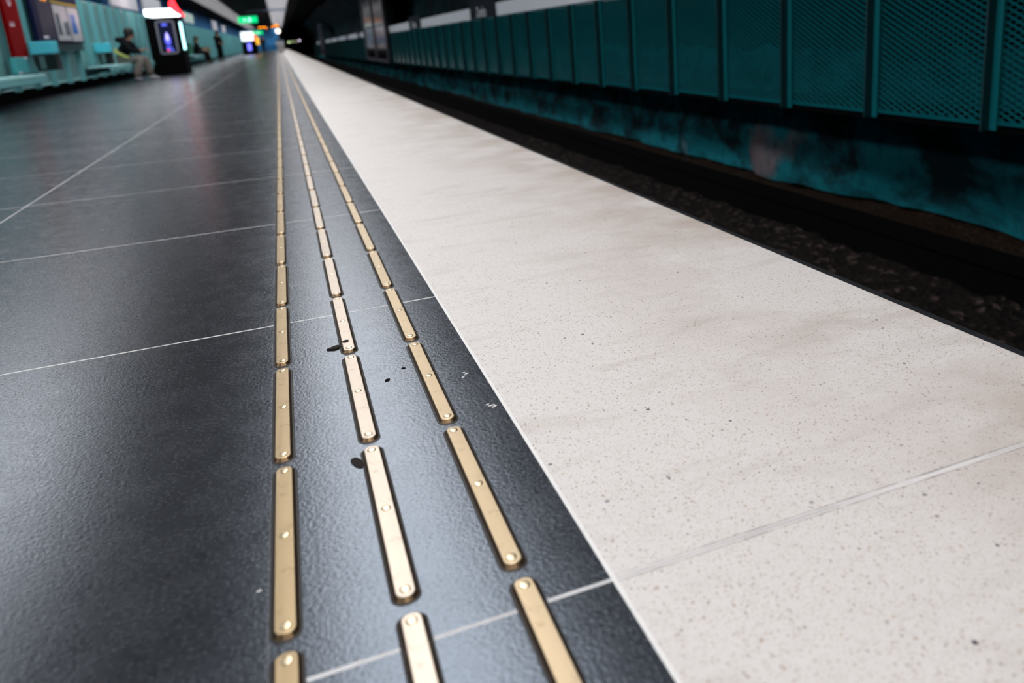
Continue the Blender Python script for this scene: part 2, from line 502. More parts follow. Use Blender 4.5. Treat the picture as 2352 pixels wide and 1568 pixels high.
def fence(prefix, side, X, ypost, n, zb, zt, slope, mmesh, mpost, mfin, lw, sw, strand, where, tilt):
    """side -1: fence faces -X (right-hand wall); +1: faces +X"""
    w_ = PR
    infill = expanded_mesh('x', w_-.05, zt-zb-.03, lw, sw, strand, mmesh, tilt).done('mesh_infill', mmesh)
    me_in = infill.data; bpy.data.objects.remove(infill)
    m = MB()
    m.bb(-.012, .012, 0, w_-.05, 0, .025); m.bb(-.012, .012, 0, w_-.05, zt-zb-.03, zt-zb)
    m.bb(-.012, .012, 0, .03, 0, zt-zb); m.bb(-.012, .012, w_-.08, w_-.05, 0, zt-zb)
    fr = m.done('frame', mmesh); me_fr = fr.data; bpy.data.objects.remove(fr)
    # post: flat flange with a fin standing out of it towards the platform
    fl = MB().bb(-.004 if side < 0 else -.012, .012 if side < 0 else .004, -.055, .0, -.03, zt-zb).done('flange', mpost); me_fl = fl.data; bpy.data.objects.remove(fl)
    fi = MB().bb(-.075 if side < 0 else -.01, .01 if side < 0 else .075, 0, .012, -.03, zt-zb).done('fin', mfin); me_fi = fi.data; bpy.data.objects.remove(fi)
    for i in range(n):
        y = ypost + i*w_
        z = zb + slope*y
        e = empty('mesh_panel', (X, y + .03, z), 'teal expanded metal panel of the %s, %s from the camera end' % (where, ordinal(i+1)), 'fence panel', 'mesh panels of the %s' % where)
        for nm, me, dz in (('mesh_infill', me_in, .015), ('frame', me_fr, 0)):
            c = bpy.data.objects.new(nm, me); COL.objects.link(c); c.parent = e; c.location = (0, 0, dz)
        e = empty('fence_post', (X + (-.02 if side < 0 else .02), y, z), 'teal steel post of the %s, %s from the camera end' % (where, ordinal(i+1)), 'fence post', 'posts of the %s' % where)
        for nm, me in (('flange', me_fl), ('fin', me_fi)):
            c = bpy.data.objects.new(nm, me); COL.objects.link(c); c.parent = e

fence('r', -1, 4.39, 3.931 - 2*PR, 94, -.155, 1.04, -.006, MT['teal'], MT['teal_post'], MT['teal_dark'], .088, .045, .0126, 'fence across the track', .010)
fence('l', 1, -4.0, 12.8 - 4*PR, 100, .24, 1.94, -.0015, MT['teal_left'], MT['teal_left_post'], MT['teal_left_post'], .07, .036, .0162, 'left wall', .010)

# white band above the right-hand fence, with dark name signs let into it
def zt_r(y): return 1.04 - .006*y
def band(y0, y1, lab):
    m = MB()
    m.prism([(4.35, y0, zt_r(y0)+.01), (4.35, y1, zt_r(y1)+.01), (4.35, y1, zt_r(y1)+.27), (4.35, y0, zt_r(y0)+.27)], (.06, 0, 0))
    tag(m.done('white_band', MT['sign_white']), lab, 'wall band', 'white bands above the right fence')
def name_sign(y0, y1, lab):
    e = empty('name_sign', (4.35, y0, zt_r(y0)), lab, 'sign', 'station name signs above the right fence')
    dz = zt_r(y1) - zt_r(y0)
    m = MB(); m.prism([(-.01, .02, .012), (-.01, y1-y0-.02, dz+.012), (-.01, y1-y0-.02, dz+.42), (-.01, .02, .42)], (.05, 0, 0))
    m.done('sign_plate', MT['sign_dark'], e)
    cu = bpy.data.curves.new('lettering', 'FONT'); cu.body = 'Duvbo'; cu.size = .33; cu.extrude = .002; cu.align_x = 'CENTER'
    cu.materials.append(MT['sign_white'])
    tmp = bpy.data.objects.new('tmp', cu); COL.objects.link(tmp)
    me = bpy.data.meshes.new_from_object(tmp.evaluated_get(bpy.context.evaluated_depsgraph_get()))
    bpy.data.objects.remove(tmp); bpy.data.curves.remove(cu)
    t = bpy.data.objects.new('lettering', me); COL.objects.link(t); t.parent = e
    t.matrix_local = Matrix(((0, 0, -1, -.0125), (-1, 0, 0, (y1-y0)*.53), (0, 1, 0, .03), (0, 0, 0, 1)))
edges = [-2.0, 6.9, 9.35, 16.5, 18.95, 26.05, 28.5, 34.0, 42.8, 46.5, 48.5, 55.0, 57, 64, 66, 73, 75, 82, 91, 101]
kinds = 'bsbsbsbxbsbsbsbsbxb'
nb = ns = 0
for y0, y1, k in zip(edges, edges[1:], kinds):
    if k == 'b':
        nb += 1; band(y0, y1, 'white enamel band above the fence across the track, %s from the camera end' % ordinal(nb))
    elif k == 's':
        ns += 1; name_sign(y0, y1, 'dark blue station name sign above the fence across the track, %s from the camera end' % ordinal(ns))

m = MB(); m.prism([(4.405, -3, -.20 + .018), (5.2, -3, -.20 + .018), (5.2, 105, -.20 - .63), (4.405, 105, -.20 - .63)], (0, 0, .03))  # added ledge that keeps lamp light off the rock below the mesh
struct(m.done('shade_ledge', MT['black']), 'added black ledge behind the mesh fence foot, shading the rock')
# advertising boards in front of the right-hand fence
def ad_board(y0, y1, X, lab, postmat=None):
    e = empty('advertising_board', (X, y0, -.18 - .006*y0), lab, 'advertising board', 'advertising boards across the track')
    W = y1 - y0; H = 3.1
    m = MB(); m.bb(0, .08, 0, W, 0, .14); m.bb(0, .08, 0, W, H-.1, H); m.bb(0, .08, 0, W, 1.52, 1.62)
    m.done('frame', MT['steel'], e)
    for yy in (0, W/2-.1, W-.2): MB().bb(-.05, .06, yy, yy+.2, 0, H).done('post', MT['steel'], e)
    for k, (a, b) in enumerate(((.2, W/2-.1), (W/2+.1, W-.2))):
        t = NT('poster_paper'); c = t.coord(); s = t.xyz(c)
        n = t.noise(t.scale(c, (1, .5, 1.4)), 1.4, 4)
        low = t.math('LESS_THAN', t.math('ADD', s[2], t.math('MULTIPLY', n, .3)), .72)
        col = t.mix(t.ramp(n, [(.35, 0.0), (.65, 1.0)]), (.20, .21, .26) if k == 1 else (.17, .10, .13), (.09, .08, .08) if k == 1 else (.05, .02, .025))
        t.base(t.mix(low, col, (.006, .004, .004))); t.rough(.15)
        MB().bb(.01, .05, a, b, .14, H-.1).done('poster', t.m, e)
    return e
ad_board(33.9, 42.7, 4.20, 'large framed advertising board standing in front of the mesh fence')
ad_board(84, 90, 4.20, 'smaller looking advertising board far down the fence across the track')

# ------------------------------------------------------------------ litter
def place_litter():
    tag(blob([(-.003, 1.698), (.006, 1.704), (.015, 1.710), (.022, 1.7105), (.0262, 1.707), (.0262, 1.698), (.020, 1.692), (.012, 1.690), (.004, 1.693)], 0, .003).done('leaf', leafm), 'dark curled leaf scrap lying against a middle-row brass bar', 'leaf')
    tag(blob(ell(.0385, 1.712, .0075, .0065, .5, 10), .0069, .0012).done('leaf', leafm), 'small dark leaf tip stuck on top of a middle-row brass bar', 'leaf')
    tag(blob(ell(.0165, 1.180, .0085, .019, .25, 12, .3), 0, .0012).done('chewing_gum', leafm), 'flat dark gum spot beside a middle-row brass bar', 'gum')
    tag(blob(ell(.099, 1.473, .008, .006, .3, 9, .5), 0, .0008).done('dirt_crumb', MT['black']), 'dark crumb between middle and right bar rows, the larger one', 'crumb')
    tag(blob(ell(.136, 1.514, .005, .0045, .9, 8, .5), 0, .0008).done('dirt_crumb', MT['black']), 'small dark crumb near the right bar row', 'crumb')
    for i, (x, y, a, rot) in enumerate(((.243, 1.432, .004, .2), (.247, 1.424, .005, .3), (.238, 1.412, .0055, .6), (.252, 1.275, .004, .4), (.258, 1.268, .007, .1), (.262, 1.262, .006, .5))):
        tag(blob(ell(x, y, a, .0016, rot, 8), 0, .0006).done('paint_fleck', MT['grout']), 'white flecks between right bar row and pale paving, in the %s cluster' % ('farther' if i < 3 else 'nearer'), 'fleck', 'white flecks, %s cluster' % ('farther' if i < 3 else 'nearer'))
    tag(blob(ell(-.125, .926, .003, .0016, .2, 8), 0, .0008).done('crumb', MT['grout']), 'tiny pale crumb on dark stone left of the left bar row', 'crumb')
place_litter()

# ------------------------------------------------------------------ things along the left wall
X0 = -3.895
# red emergency board with its teal cabinet below
e = empty('red_panel', (X0, 14.92, 0), 'tall narrow red panel with small white marks on the left wall', 'sign')
MB().bb(0, .06, 0, .74, .73, 2.5).done('board', plain('red_enamel', (.20, .001, .002), .7, var=.05, spec=.05), e)
wm = plain('white_mark', (.75, .55, .62), .5)
MB().bb(.06, .064, .12, .33, 1.20, 1.235).bb(.06, .064, .12, .33, 1.25, 1.262).done('sticker', wm, e)
m = MB()
for k in range(10):
    a0, a1 = [2*math.pi*q/10 for q in (k, k+1)]
    m.prism([(.06, .33 + .085*math.cos(a0), 1.58 + .075*math.sin(a0)), (.06, .33 + .085*math.cos(a1), 1.58 + .075*math.sin(a1)), (.06, .33 + .045*math.cos(a1), 1.58 + .04*math.sin(a1)), (.06, .33 + .045*math.cos(a0), 1.58 + .04*math.sin(a0))], (.004, 0, 0))
m.bb(.06, .064, .12, .28, 1.70, 1.9)
m.done('lettering', wm, e)
e = empty('wall_cabinet', (X0, 14.78, 0), 'small teal cabinet below the red panel', 'cabinet')
MB().bb(0, .07, 0, .70, .47, .725).bevel(.008).done('body', plain('cabinet_teal', (.07, .40, .42), .35), e)
MB().bb(.07, .078, .52, .66, .69, .72).done('label_plate', MT['sign_white'], e)
MB().bb(.07, .078, .1, .2, .475, .50).done('latch', MT['sign_white'], e)

# benches
def bench(x0, x1, y0, y1, lab):
    e = empty('bench', ((x0+x1)/2, (y0+y1)/2, 0), lab, 'bench', 'wall benches')
    W, L = x1-x0, y1-y0
    for k in range(3):
        a = -W/2 + k*W/3
        MB().bb(a+.01, a+W/3-.01, -L/2, L/2, .415, .45).bevel(.006).done('seat_board', MT['teal_left'], e)
    MB().bb(W/2-.05, W/2, -L/2, L/2, .33, .41).done('front_rail', MT['teal_left_post'], e)
    n = max(2, int(L/2)+1)
    for k in range(n):
        y = -L/2 + .3 + k*(L-.6)/(n-1)
        m = MB(); m.prism([(-W/2-.105, y-.03, .24), (W/2-.06, y-.03, .36), (W/2-.06, y-.03, .414), (-W/2-.105, y-.03, .414)], (0, .06, 0))
        m.done('bracket', MT['teal_dark'], e)
    return e
bench(-3.88, -3.43, 12.0, 14.7, 'light teal bench on the left wall at the left edge of the picture')
bench(-3.88, -3.42, 19.9, 26.3, 'light teal wall bench with the person in pale trousers on it')
bench(-3.88, -3.42, 38.6, 48.2, 'light teal wall bench beyond the advertising kiosk')

# blue information board
e = empty('information_board', (X0, 16.5, 0), 'dark blue information board with two posters and a display', 'notice board')
navy = plain('navy_enamel', (.003, .005, .04), .5, spec=.2)
MB().bb(0, .06, 0, 3.5, .96, 2.4).bevel(.01).done('case', navy, e)
MB().bb(.06, .068, 0.28, 1.22, 1.02, 2.34).done('display_screen', plain('display_glass', (.035, .04, .065), .4, spec=.2), e)
m = MB()
for yy, zz in ((.62, 1.705), (.70, 1.715), (.80, 1.70), (.88, 1.695), (.96, 1.71), (.66, 1.69), (.92, 1.69)): m.bb(.068, .072, yy, yy+.045, zz, zz+.03)
m.done('display_text', glow('display_orange', (1, .35, .03), 1.6), e)
MB().bb(.068, .072, .30, .62, 1.03, 1.07).done('label_strip', MT['sign_white'], e)
paper = plain('poster_white', (.52, .52, .55), .3, var=.06, scale=3)
p1 = MB().bb(.06, .068, 1.36, 2.35, 1.0, 1.66).done('poster', paper, e)
MB().bb(.068, .071, 1.44, 1.72, 1.10, 1.50).bb(.068, .071, 2.0, 2.28, 1.10, 1.36).done('print', plain('poster_ink', (.05, .09, .13), .4), p1)
p2 = MB().bb(.06, .068, 2.45, 3.36, .99, 1.66).done('poster', paper, e)
MB().bb(.068, .071, 2.60, 3.02, 1.14, 1.52).done('print', plain('poster_blue', (.0, .13, .50), .3), p2)
MB().bb(.06, .072, 1.30, 3.40, 1.69, 1.725).done('stripe', plain('yellow_line', (.55, .36, .03), .4), e)
MB().bb(0, .03, .1, 3.4, .80, .96).done('mounting_rail', MT['teal_dark'], e)

# litter bins hung from the wall
def bin_(x0, x1, y, hood_z, lab, mats=MT):
    e = empty('litter_bin', ((x0+x1)/2, y, 0), lab, 'litter bin', 'wall litter bins')
    W = x1-x0
    MB().bb(-W/2, W/2, 0, .34, hood_z-.20, hood_z).bevel(.012).done('hood', mats['cyan'], e)
    m = MB(); m.bb(-W/2+.05, W/2, .02, .32, hood_z-.47, hood_z-.215)
    m.done('container', plain('bin_dark', (.012, .016, .017), .25, .3), e)
    MB().bb(-W/2+.10, -W/2+.18, .012, .02, hood_z-.44, hood_z-.23).done('label_strip', plain('bin_label', (.08, .16, .16), .4), e)
    MB().bb(-3.986-(x0+x1)/2, -W/2, .1, .24, hood_z-.42, hood_z+.0).done('bracket', MT['teal_left_post'], e)
bin_(-3.80, -3.46, 15.6, .955, 'litter bin with cyan hood below the blue information board')
bin_(-3.84, -3.55, 20.8, .945, 'litter bin with cyan hood beside the bench with the seated person')

# panels showing above the left wall
def upper(y0, y1, z0, z1, x, mat, lab, cat='panel'):
    e = empty('hanging_panel', (x, y0, z0), lab, cat)
    MB().bb(-.04, .04, 0, y1-y0, 0, z1-z0).bevel(.01).done('face', mat, e)
    for yy in (.1, y1-y0-.16): MB().bb(-.02, .02, yy, yy+.06, z1-z0, 3.17-z0).done('hanger', MT['ceil'], e)
palem = plain('pale_panel', (.55, .56, .60), .4, var=.05)
upper(25.2, 29.7, 1.98, 2.75, -4.05, palem, 'pale white panel hanging above the teal wall beside the kiosk')
upper(31.0, 35.5, 2.0, 2.6, -4.05, palem, 'pale panel partly hidden behind the kiosk lightbox')
gp = plain('pale_green_panel', (.35, .62, .52), .4)
upper(38.5, 41.2, 1.98, 2.5, -4.05, gp, 'pale green panel above the teal wall just past the kiosk')
upper(43.6, 48.2, 2.02, 2.5, -4.05, plain('pale_grey_green_panel', (.5, .62, .58), .4), 'pale grey green panel above the wall over the second bench')
upper(62, 66, 1.95, 2.6, -4.05, palem, 'whitish panel above the wall behind the standing person')
upper(72, 76, 1.95, 2.5, -4.05, palem, 'whitish panel above the far teal wall near the bright shop')
e = empty('notice_strip', (-3.89, 38.6, 0), 'narrow rust red strip on the wall behind the second seated person', 'sign')
MB().bb(0, .05, 0, .9, .98, 1.72).done('strip', plain('rust_red', (.22, .055, .035), .5), e)
e = empty('green_box', (-3.9, 40.2, 0), 'dark green box on the wall behind the second seated person', 'box')
MB().bb(.01, .2, 0, 1.2, .52, .98).done('box_body', plain('green_box', (.0, .12, .07), .5), e)

# advertising kiosk
e = empty('advertising_kiosk', (-3.06, 26.6, 0), 'black advertising kiosk with a bright white lightbox on top', 'kiosk')
blk = plain('kiosk_black', (.003, .003, .0035), .8, spec=.05)
m = MB(); m.bb(-.44, .44, 0, 1.3, 0, 1.64); m.done('body', blk, e)
o = MB().bb(-.41, .41, -.04, 1.32, 1.70, 1.885).bevel(.03, 3).done('lightbox', glow('lightbox_white', (.95, .97, 1.0), 4), e)
fr = plain('screen_frame', (.30, .30, .34), .4)
m = MB(); fx0, fx1, fz0, fz1 = -.185, .315, .60, 1.56
m.bb(fx0, fx1, -.02, 0, fz0, fz0+.05); m.bb(fx0, fx1, -.02, 0, fz1-.05, fz1); m.bb(fx0, fx0+.05, -.02, 0, fz0, fz1); m.bb(fx1-.05, fx1, -.02, 0, fz0, fz1)
m.done('screen_frame', fr, e)
scr = MB().bb(fx0+.05, fx1-.05, -.008, 0, fz0+.05, fz1-.05).done('screen', glow('screen_night', (.01, .02, .12), .22), e)
def flame(cx, cz, w, h):
    pts = []
    for k in range(20):
        t = 2*math.pi*k/20
        r = math.sin(t/2)
        pts.append((cx + w*math.sin(t)*(.35 + .65*abs(math.sin(t/2))**2), -.010, cz - h*math.cos(t) * -1))
    return pts
MB().prism(flame(.065, 1.04, .105, .185), (0, .002, 0)).done('picture', glow('violet', (.10, .12, .95), 1.6), scr)
m = MB().prism([(x, y-.002, z) for x, y, z in flame(.065, 1.10, .05, .12)], (0, .002, 0)); m.done('picture', glow('pale_violet', (.5, .45, 1.0), 2.2), scr)
m = MB()
for k in range(4): m.bb(-.02 + .035*k, .006 + .035*k, -.012, -.009, 1.40, 1.47)
for k in range(5): m.bb(-.005 + .03*k, .018 + .03*k, -.012, -.009, .755, .81)
for k in range(4): m.bb(.075 + .028*k, .097 + .028*k, -.012, -.009, .685, .725)
m.done('screen_text', glow('screen_blue', (.12, .16, 1.0), 1.6), scr)
MB().ball((.035, -.010, .705), (.03, .003, .035)).done('logo', glow('logo_pink', (1.0, .05, .18), 1.6), scr)
MB().bb(.44, .452, .06, .62, .70, 1.50).done('side_screen', glow('side_screen', (.45, .95, 1.0), 3.2), e)
m = MB(); pts = []
for k in range(15):
    t = k/14; pts.append((.36 + .20*t**1.5, 0, 2.16 - .48*t))
for k in range(14, -1, -1):
    t = k/14; pts.append((.36 + .20*t**1.5 - .15*math.sin(math.pi*t)**.8*.9, 0, 2.16 - .48*t - .02))
m.prism([(x, -.10, z) for x, _, z in pts], (0, .9, 0)); m.done('red_fin', glow('fin_red', (1.0, .02, .03), 4.5), e)

# bright shop far down the platform
e = empty('shop_kiosk', (-2.3, 76, 0), 'far bright shop kiosk with white sign and red and yellow side', 'kiosk')
MB().bb(-.62, .62, 0, 2, 0, 1.10).done('body', blk, e)
MB().bb(-.58, .40, -.05, 2, 1.17, 1.93).bevel(.05).done('lightbox', glow('shop_white', (.80, .90, 1.0), 2.0), e)
MB().bb(.40, .62, -.05, 1.2, 1.15, 1.62).done('red_panel', glow('shop_red', (1, .06, .02), 2.0), e)
MB().bb(.56, .80, -.08, 1.0, .80, 1.42).done('yellow_panel', glow('shop_yellow', (1, .50, .04), 1.4), e)
MB().bb(-.20, .12, -.02, 0, .35, .95).done('screen', glow('shop_violet', (.16, .16, .95), 2.2), e)

# hanging signs
def exit_sign(x, y, z0, wid, h, lab, strength):
    e = empty('exit_sign', (x, y, z0), lab, 'exit sign', 'green exit signs')
    MB().bb(-wid/2, wid/2, 0, .12, 0, h).bevel(.02).done('lightbox', glow('exit_green', (0.0, .62, .20), strength), e)
    m = MB()   # running figure and arrow
    gx = .10; s = h/.46
    m.box((gx, -.004, h*.78), (.07*s, .006, .07*s)); m.box((gx, -.004, h*.55), (.08*s, .006, .15*s), Matrix.Rotation(.25, 4, 'Y'))
    m.box((gx-.06*s, -.004, h*.33), (.05*s, .006, .17*s), Matrix.Rotation(.7, 4, 'Y')); m.box((gx+.06*s, -.004, h*.32), (.05*s, .006, .17*s), Matrix.Rotation(-.5, 4, 'Y'))
    m.box((gx+.08*s, -.004, h*.60), (.14*s, .006, .035*s), Matrix.Rotation(.5, 4, 'Y'))
    m.done('pictogram', glow('exit_white', (.55, 1, .9), strength*1.3), e)
    m = MB(); ax = -.24*s
    m.prism([(ax-.08*s, -.006, h*.5), (ax+.03*s, -.006, h*.25), (ax+.03*s, -.006, h*.75)], (0, .005, 0)); m.box((ax+.05*s, -.004, h*.5), (.07*s, .006, .08*s))
    m.done('arrow', glow('exit_white2', (.55, 1, .9), strength*1.1), e)
    for sx in (-1, 1): MB().bb(sx*wid*.35-.015, sx*wid*.35+.015, .04, .08, h, 3.17-z0).done('hanger', MT['ceil'], e)
exit_sign(-1.66, 60, 2.24, 1.22, .42, 'larger nearer green exit sign hanging from the ceiling', 1.6)
exit_sign(-2.0, 100, 1.95, 1.2, .42, 'smaller farther green exit sign in front of the blue end wall', 1.3)
def led(x, y, z, lab, dots, wid):
    e = empty('departure_display', (x, y, z), lab, 'departure display', 'orange departure displays')
    MB().bb(-wid/2, wid/2, 0, .2, -.16, .16).done('case', MT['ceil'], e)
    m = MB()
    for dx, dz in dots: m.bb(dx-.05, dx+.05, -.006, 0, dz-.035, dz+.035)
    m.done('display_text', glow('led_orange', (1, .27, .01), 4), e)
    for sx in (-1, 1): MB().bb(sx*wid*.4-.015, sx*wid*.4+.015, .08, .12, .16, 3.17-z).done('hanger', MT['ceil'], e)
led(-1.06, 78, 2.22, 'left one of two orange lit departure displays', [(-.30, .03), (-.17, .05), (-.04, .03), (.10, .06), (.22, .03), (.32, -.04)], .95)
led(.02, 77, 2.28, 'orange lit departure display beside the globe lamp', [(-.28, -.04), (-.16, -.01), (-.05, .03), (.05, .09), (.17, .10), (.22, .03), (.10, 0)], .75)

# pale cubicle at the platform end, globe lamp above it
pc = plain('pale_concrete', (.42, .40, .38), .6)
e = empty('end_cubicle', (.19, 76, 0), 'pale stepped cubicle at the far end of the white edge paving', 'cubicle')
MB().bb(-.28, .30, 0, 1.2, 0, .62).done('base', pc, e)
MB().bb(-.36, .32, -.05, 1.2, .62, 1.0).done('upper_box', plain('pale_metal', (.50, .50, .53), .4), e)
MB().bb(-.33, .34, -.08, 1.2, 1.0, 1.12).done('cap', MT['teal_dark'], e)
e = empty('globe_lamp', (.17, 76.5, 1.12), 'round white globe lamp on a short post at the platform end', 'lamp')
MB().cyl((0, 0, 0), (0, 0, .55), .03).done('post', MT['steel'], e)
MB().ball((0, 0, .72), .20).done('globe', glow('globe_white', (1, .93, .80), 3.0), e, True)

# row of small signal lamps far in the tunnel
for i, (x, z, colr, st) in enumerate(((1.67, .99, (.75, 1, .45), 3.2), (2.18, 1.02, (.6, .85, .35), 1.7), (2.78, 1.05, (.75, .65, .5), 1.4), (3.31, 1.15, (.9, .75, 1.0), 3.2))):
    e = empty('signal_lamp', (x, 137.4, z), 'small round tunnel lamp, %s from the left of four' % ordinal(i+1), 'signal lamp', 'tunnel signal lamps')
    MB().cyl((0, .6, 0), (0, .02, 0), .15).done('housing', MT['black'], e)
    MB().cyl((0, .02, 0), (0, -.02, 0), .11).done('lens', glow('signal_glow', colr, st), e)

# ------------------------------------------------------------------ people
def skin(name, V, E, R, mat, parent=None, sub=2):
    me = bpy.data.meshes.new(name)
    me.from_pydata(V, E, []); me.update()
    o = bpy.data.objects.new(name, me); COL.objects.link(o)
    o.modifiers.new('skin', 'SKIN')
    if not me.skin_vertices: me.attributes.new('skin', 'FLOAT', 'POINT')
    sv = me.skin_vertices[0].data
    for i, r in enumerate(R):
        sv[i].radius = (r, r) if not hasattr(r, '__len__') else r
        sv[i].use_root = (i == 0)
    o.modifiers['skin'].branch_smoothing = .6
    s = o.modifiers.new('subd', 'SUBSURF'); s.levels = sub; s.render_levels = sub
    me.materials.append(mat)
    for p in me.polygons: p.use_smooth = True
    o.modifiers['skin'].use_smooth_shade = True
    if parent is not None: o.parent = parent
    return o
class Sk:
    def __init__(self): self.V, self.E, self.R = [], [], []
    def v(self, p, r, prev=None):
        self.V.append(tuple(p)); self.R.append(r)
        if prev is not None: self.E.append((prev, len(self.V)-1))
        return len(self.V)-1
    def chain(self, pts, start=None):
        ids = []; k = start
        for p, r in pts: k = self.v(p, r, k); ids.append(k)
        return ids
def lerp(a, b, t): return tuple(Vector(a).lerp(Vector(b), t))

skin_m = plain('skin', (.42, .22, .15), .5, var=.05)
def hand(s, wrist_id, wrist, dirv, side, curl):
    """palm, four unequal bent fingers and a thumb growing out of the side of the palm"""
    d = Vector(dirv).normalized(); sd = Vector(side).normalized(); dn = d.cross(sd).normalized()
    if dn.z > 0: dn = -dn
    p = Vector(wrist)
    palm = s.v(p + d*.05, (.032, .018), wrist_id)
    kn = s.v(p + d*.085, (.036, .015), palm)
    for i, (off, ln) in enumerate(((-.030, .058), (-.010, .068), (.011, .064), (.030, .050))):
        a = p + d*.095 + sd*off
        k0 = s.v(a, .0095, kn)
        k1 = s.v(a + d*ln*.5 + dn*curl*ln*.25, .009, k0)
        s.v(a + d*ln*(.9-.4*curl) + dn*curl*ln*.8, .0075, k1)
    t0 = s.v(p + d*.045 - sd*.04, .011, palm)
    s.v(p + d*.085 - sd*.055 + dn*.01, .0095, t0)

def person(loc, rz, J, lab, top, legs, hairm, shoes, coat_len=None, hair_long=False, bulk=1.0):
    """J: joint positions in the figure's own frame, x forward, y to its left, z up"""
    s = Sk()
    P = s.v(J['pelvis'], (.12, .10))
    sp = s.v(J['spine'], (.115, .09), P); ch = s.v(J['chest'], (.135, .095), sp)
    nb = s.v(J['neck'], (.06, .055), ch); hd = s.v(J['head0'], (.066, .07), nb)
    h1 = s.v(J['head1'], (.086, .10), hd); h2 = s.v(J['head2'], (.066, .075), h1)
    f = Vector(J['face']).normalized()
    mid = Vector(J['head0']).lerp(Vector(J['head1']), .55)
    n0 = s.v(mid + f*.093, .014, h1); s.v(mid + f*.112 + Vector((0, 0, -.012)), .010, n0)       # nose
    jw = s.v(Vector(J['head0']) + f*.05 + Vector((0, 0, -.015)), .034, hd)                       # chin
    sdv = f.cross(Vector((0, 0, 1))).normalized()
    for q in (-1, 1):
        e0 = s.v(mid + sdv*q*.075, .014, h1); s.v(mid + sdv*q*.09 - f*.01, (.010, .018), e0)     # ears
    for q in ('l', 'r'):
        a = s.v(J['sh'+q], .058, ch); b = s.v(lerp(J['sh'+q], J['el'+q], .5), .046, a); c = s.v(J['el'+q], .038, b)
        d = s.v(lerp(J['el'+q], J['wr'+q], .4), .036, c); w_ = s.v(J['wr'+q], (.026, .021), d)
        dv = Vector(J['wr'+q]) - Vector(J['el'+q])
        hand(s, w_, J['wr'+q], J.get('hd'+q, dv), J.get('hs'+q, (0, 1 if q == 'l' else -1, .0)), J.get('curl', .5))
    for q in ('l', 'r'):
        a = s.v(J['hip'+q], .082, P); b = s.v(lerp(J['hip'+q], J['kn'+q], .5), .072, a); c = s.v(J['kn'+q], .054, b)
        d = s.v(lerp(J['kn'+q], J['an'+q], .35), .052, c); e = s.v(J['an'+q], .034, d)
        s.v(J['to'+q], (.036, .026), e)
    root = skin('person', s.V, s.E, s.R, skin_m)
    root.location = loc; root.rotation_euler = (0, 0, rz)
    tag(root, lab, 'person')
    # face: eyes, mouth
    for q in (-1, 1):
        MB().ball(mid + f*.092 + sdv*q*.032 + Vector((0, 0, .022)), .011, 8).done('eye', MT['black'], root, True)
    MB().ball(Vector(J['head0']) + f*.088 + Vector((0, 0, .012)), (.012, .022, .005), 8).done('mouth', plain('lips', (.30, .10, .08), .5), root, True)
    # jacket
    t = Sk()
    P = t.v(J['pelvis'], (.15*bulk, .125*bulk)); a = t.v(J['spine'], (.155*bulk, .13*bulk), P); c = t.v(J['chest'], (.165*bulk, .13*bulk), a)
    t.v(lerp(J['chest'], J['neck'], .7), (.085, .08), c)
    for q in ('l', 'r'):
        k = t.v(J['sh'+q], .078*bulk, c); k = t.v(lerp(J['sh'+q], J['el'+q], .5), .066*bulk, k); k = t.v(J['el'+q], .060*bulk, k)
        t.v(lerp(J['el'+q], J['wr'+q], .92), .046, k)
    if coat_len: t.v(coat_len, (.19, .17), P)
    skin('jacket', t.V, t.E, t.R, top, root)
    t = Sk(); P = t.v(J['pelvis'], (.14, .12))
    for q in ('l', 'r'):
        k = t.v(J['hip'+q], .10, P); k = t.v(lerp(J['hip'+q], J['kn'+q], .5), .10, k); k = t.v(J['kn'+q], .095, k)
        k = t.v(lerp(J['kn'+q], J['an'+q], .5), .10, k); t.v(lerp(J['kn'+q], J['an'+q], .95), .10, k)
    skin('trousers', t.V, t.E, t.R, legs, root)
    for q in ('l', 'r'):
        t = Sk(); A, T = Vector(J['an'+q]), Vector(J['to'+q])
        d = (T-A); d.z = 0
        if d.length < 1e-3: d = Vector((1, 0, 0))
        d.normalize()
        z = T.z
        t.chain([((A.x-d.x*.05, A.y-d.y*.05, z+.03), .042), ((A.x, A.y, z+.04), .05), (tuple(A.lerp(T, .6)[:2]) + (z+.025,), .042), ((T.x+d.x*.03, T.y+d.y*.03, z+.015), .034)])
        skin('shoe', t.V, t.E, t.R, shoes, root)
    H1, N = Vector(J['head1']), Vector(J['neck'])
    m = MB(); m.ball(H1 - f*.028 + Vector((0, 0, .03)), (.118, .110, .118), 20)
    m.ball(H1 - f*.07 + Vector((0, 0, -.05)), (.075, .095, .095), 16)
    if hair_long:
        m.ball(N - f*.05 + Vector((0, 0, .01)), (.075, .11, .12), 16)
    for v in m.bm.verts: v.co += Vector(noise.noise_vector(v.co*22))*.010
    m.done('hair', hairm, root, True)
    return root

dark_cloth = plain('black_cloth', (.006, .0065, .008), .9, spec=.1)
hair_d = plain('dark_hair', (.010, .007, .006), .7)
hair_b = plain('brown_hair', (.06, .045, .02), .7)
beige = plain('beige_cloth', (.17, .145, .125), .85, scale=15, var=.3)
shoe_p = plain('pale_shoe', (.30, .28, .31), .6)

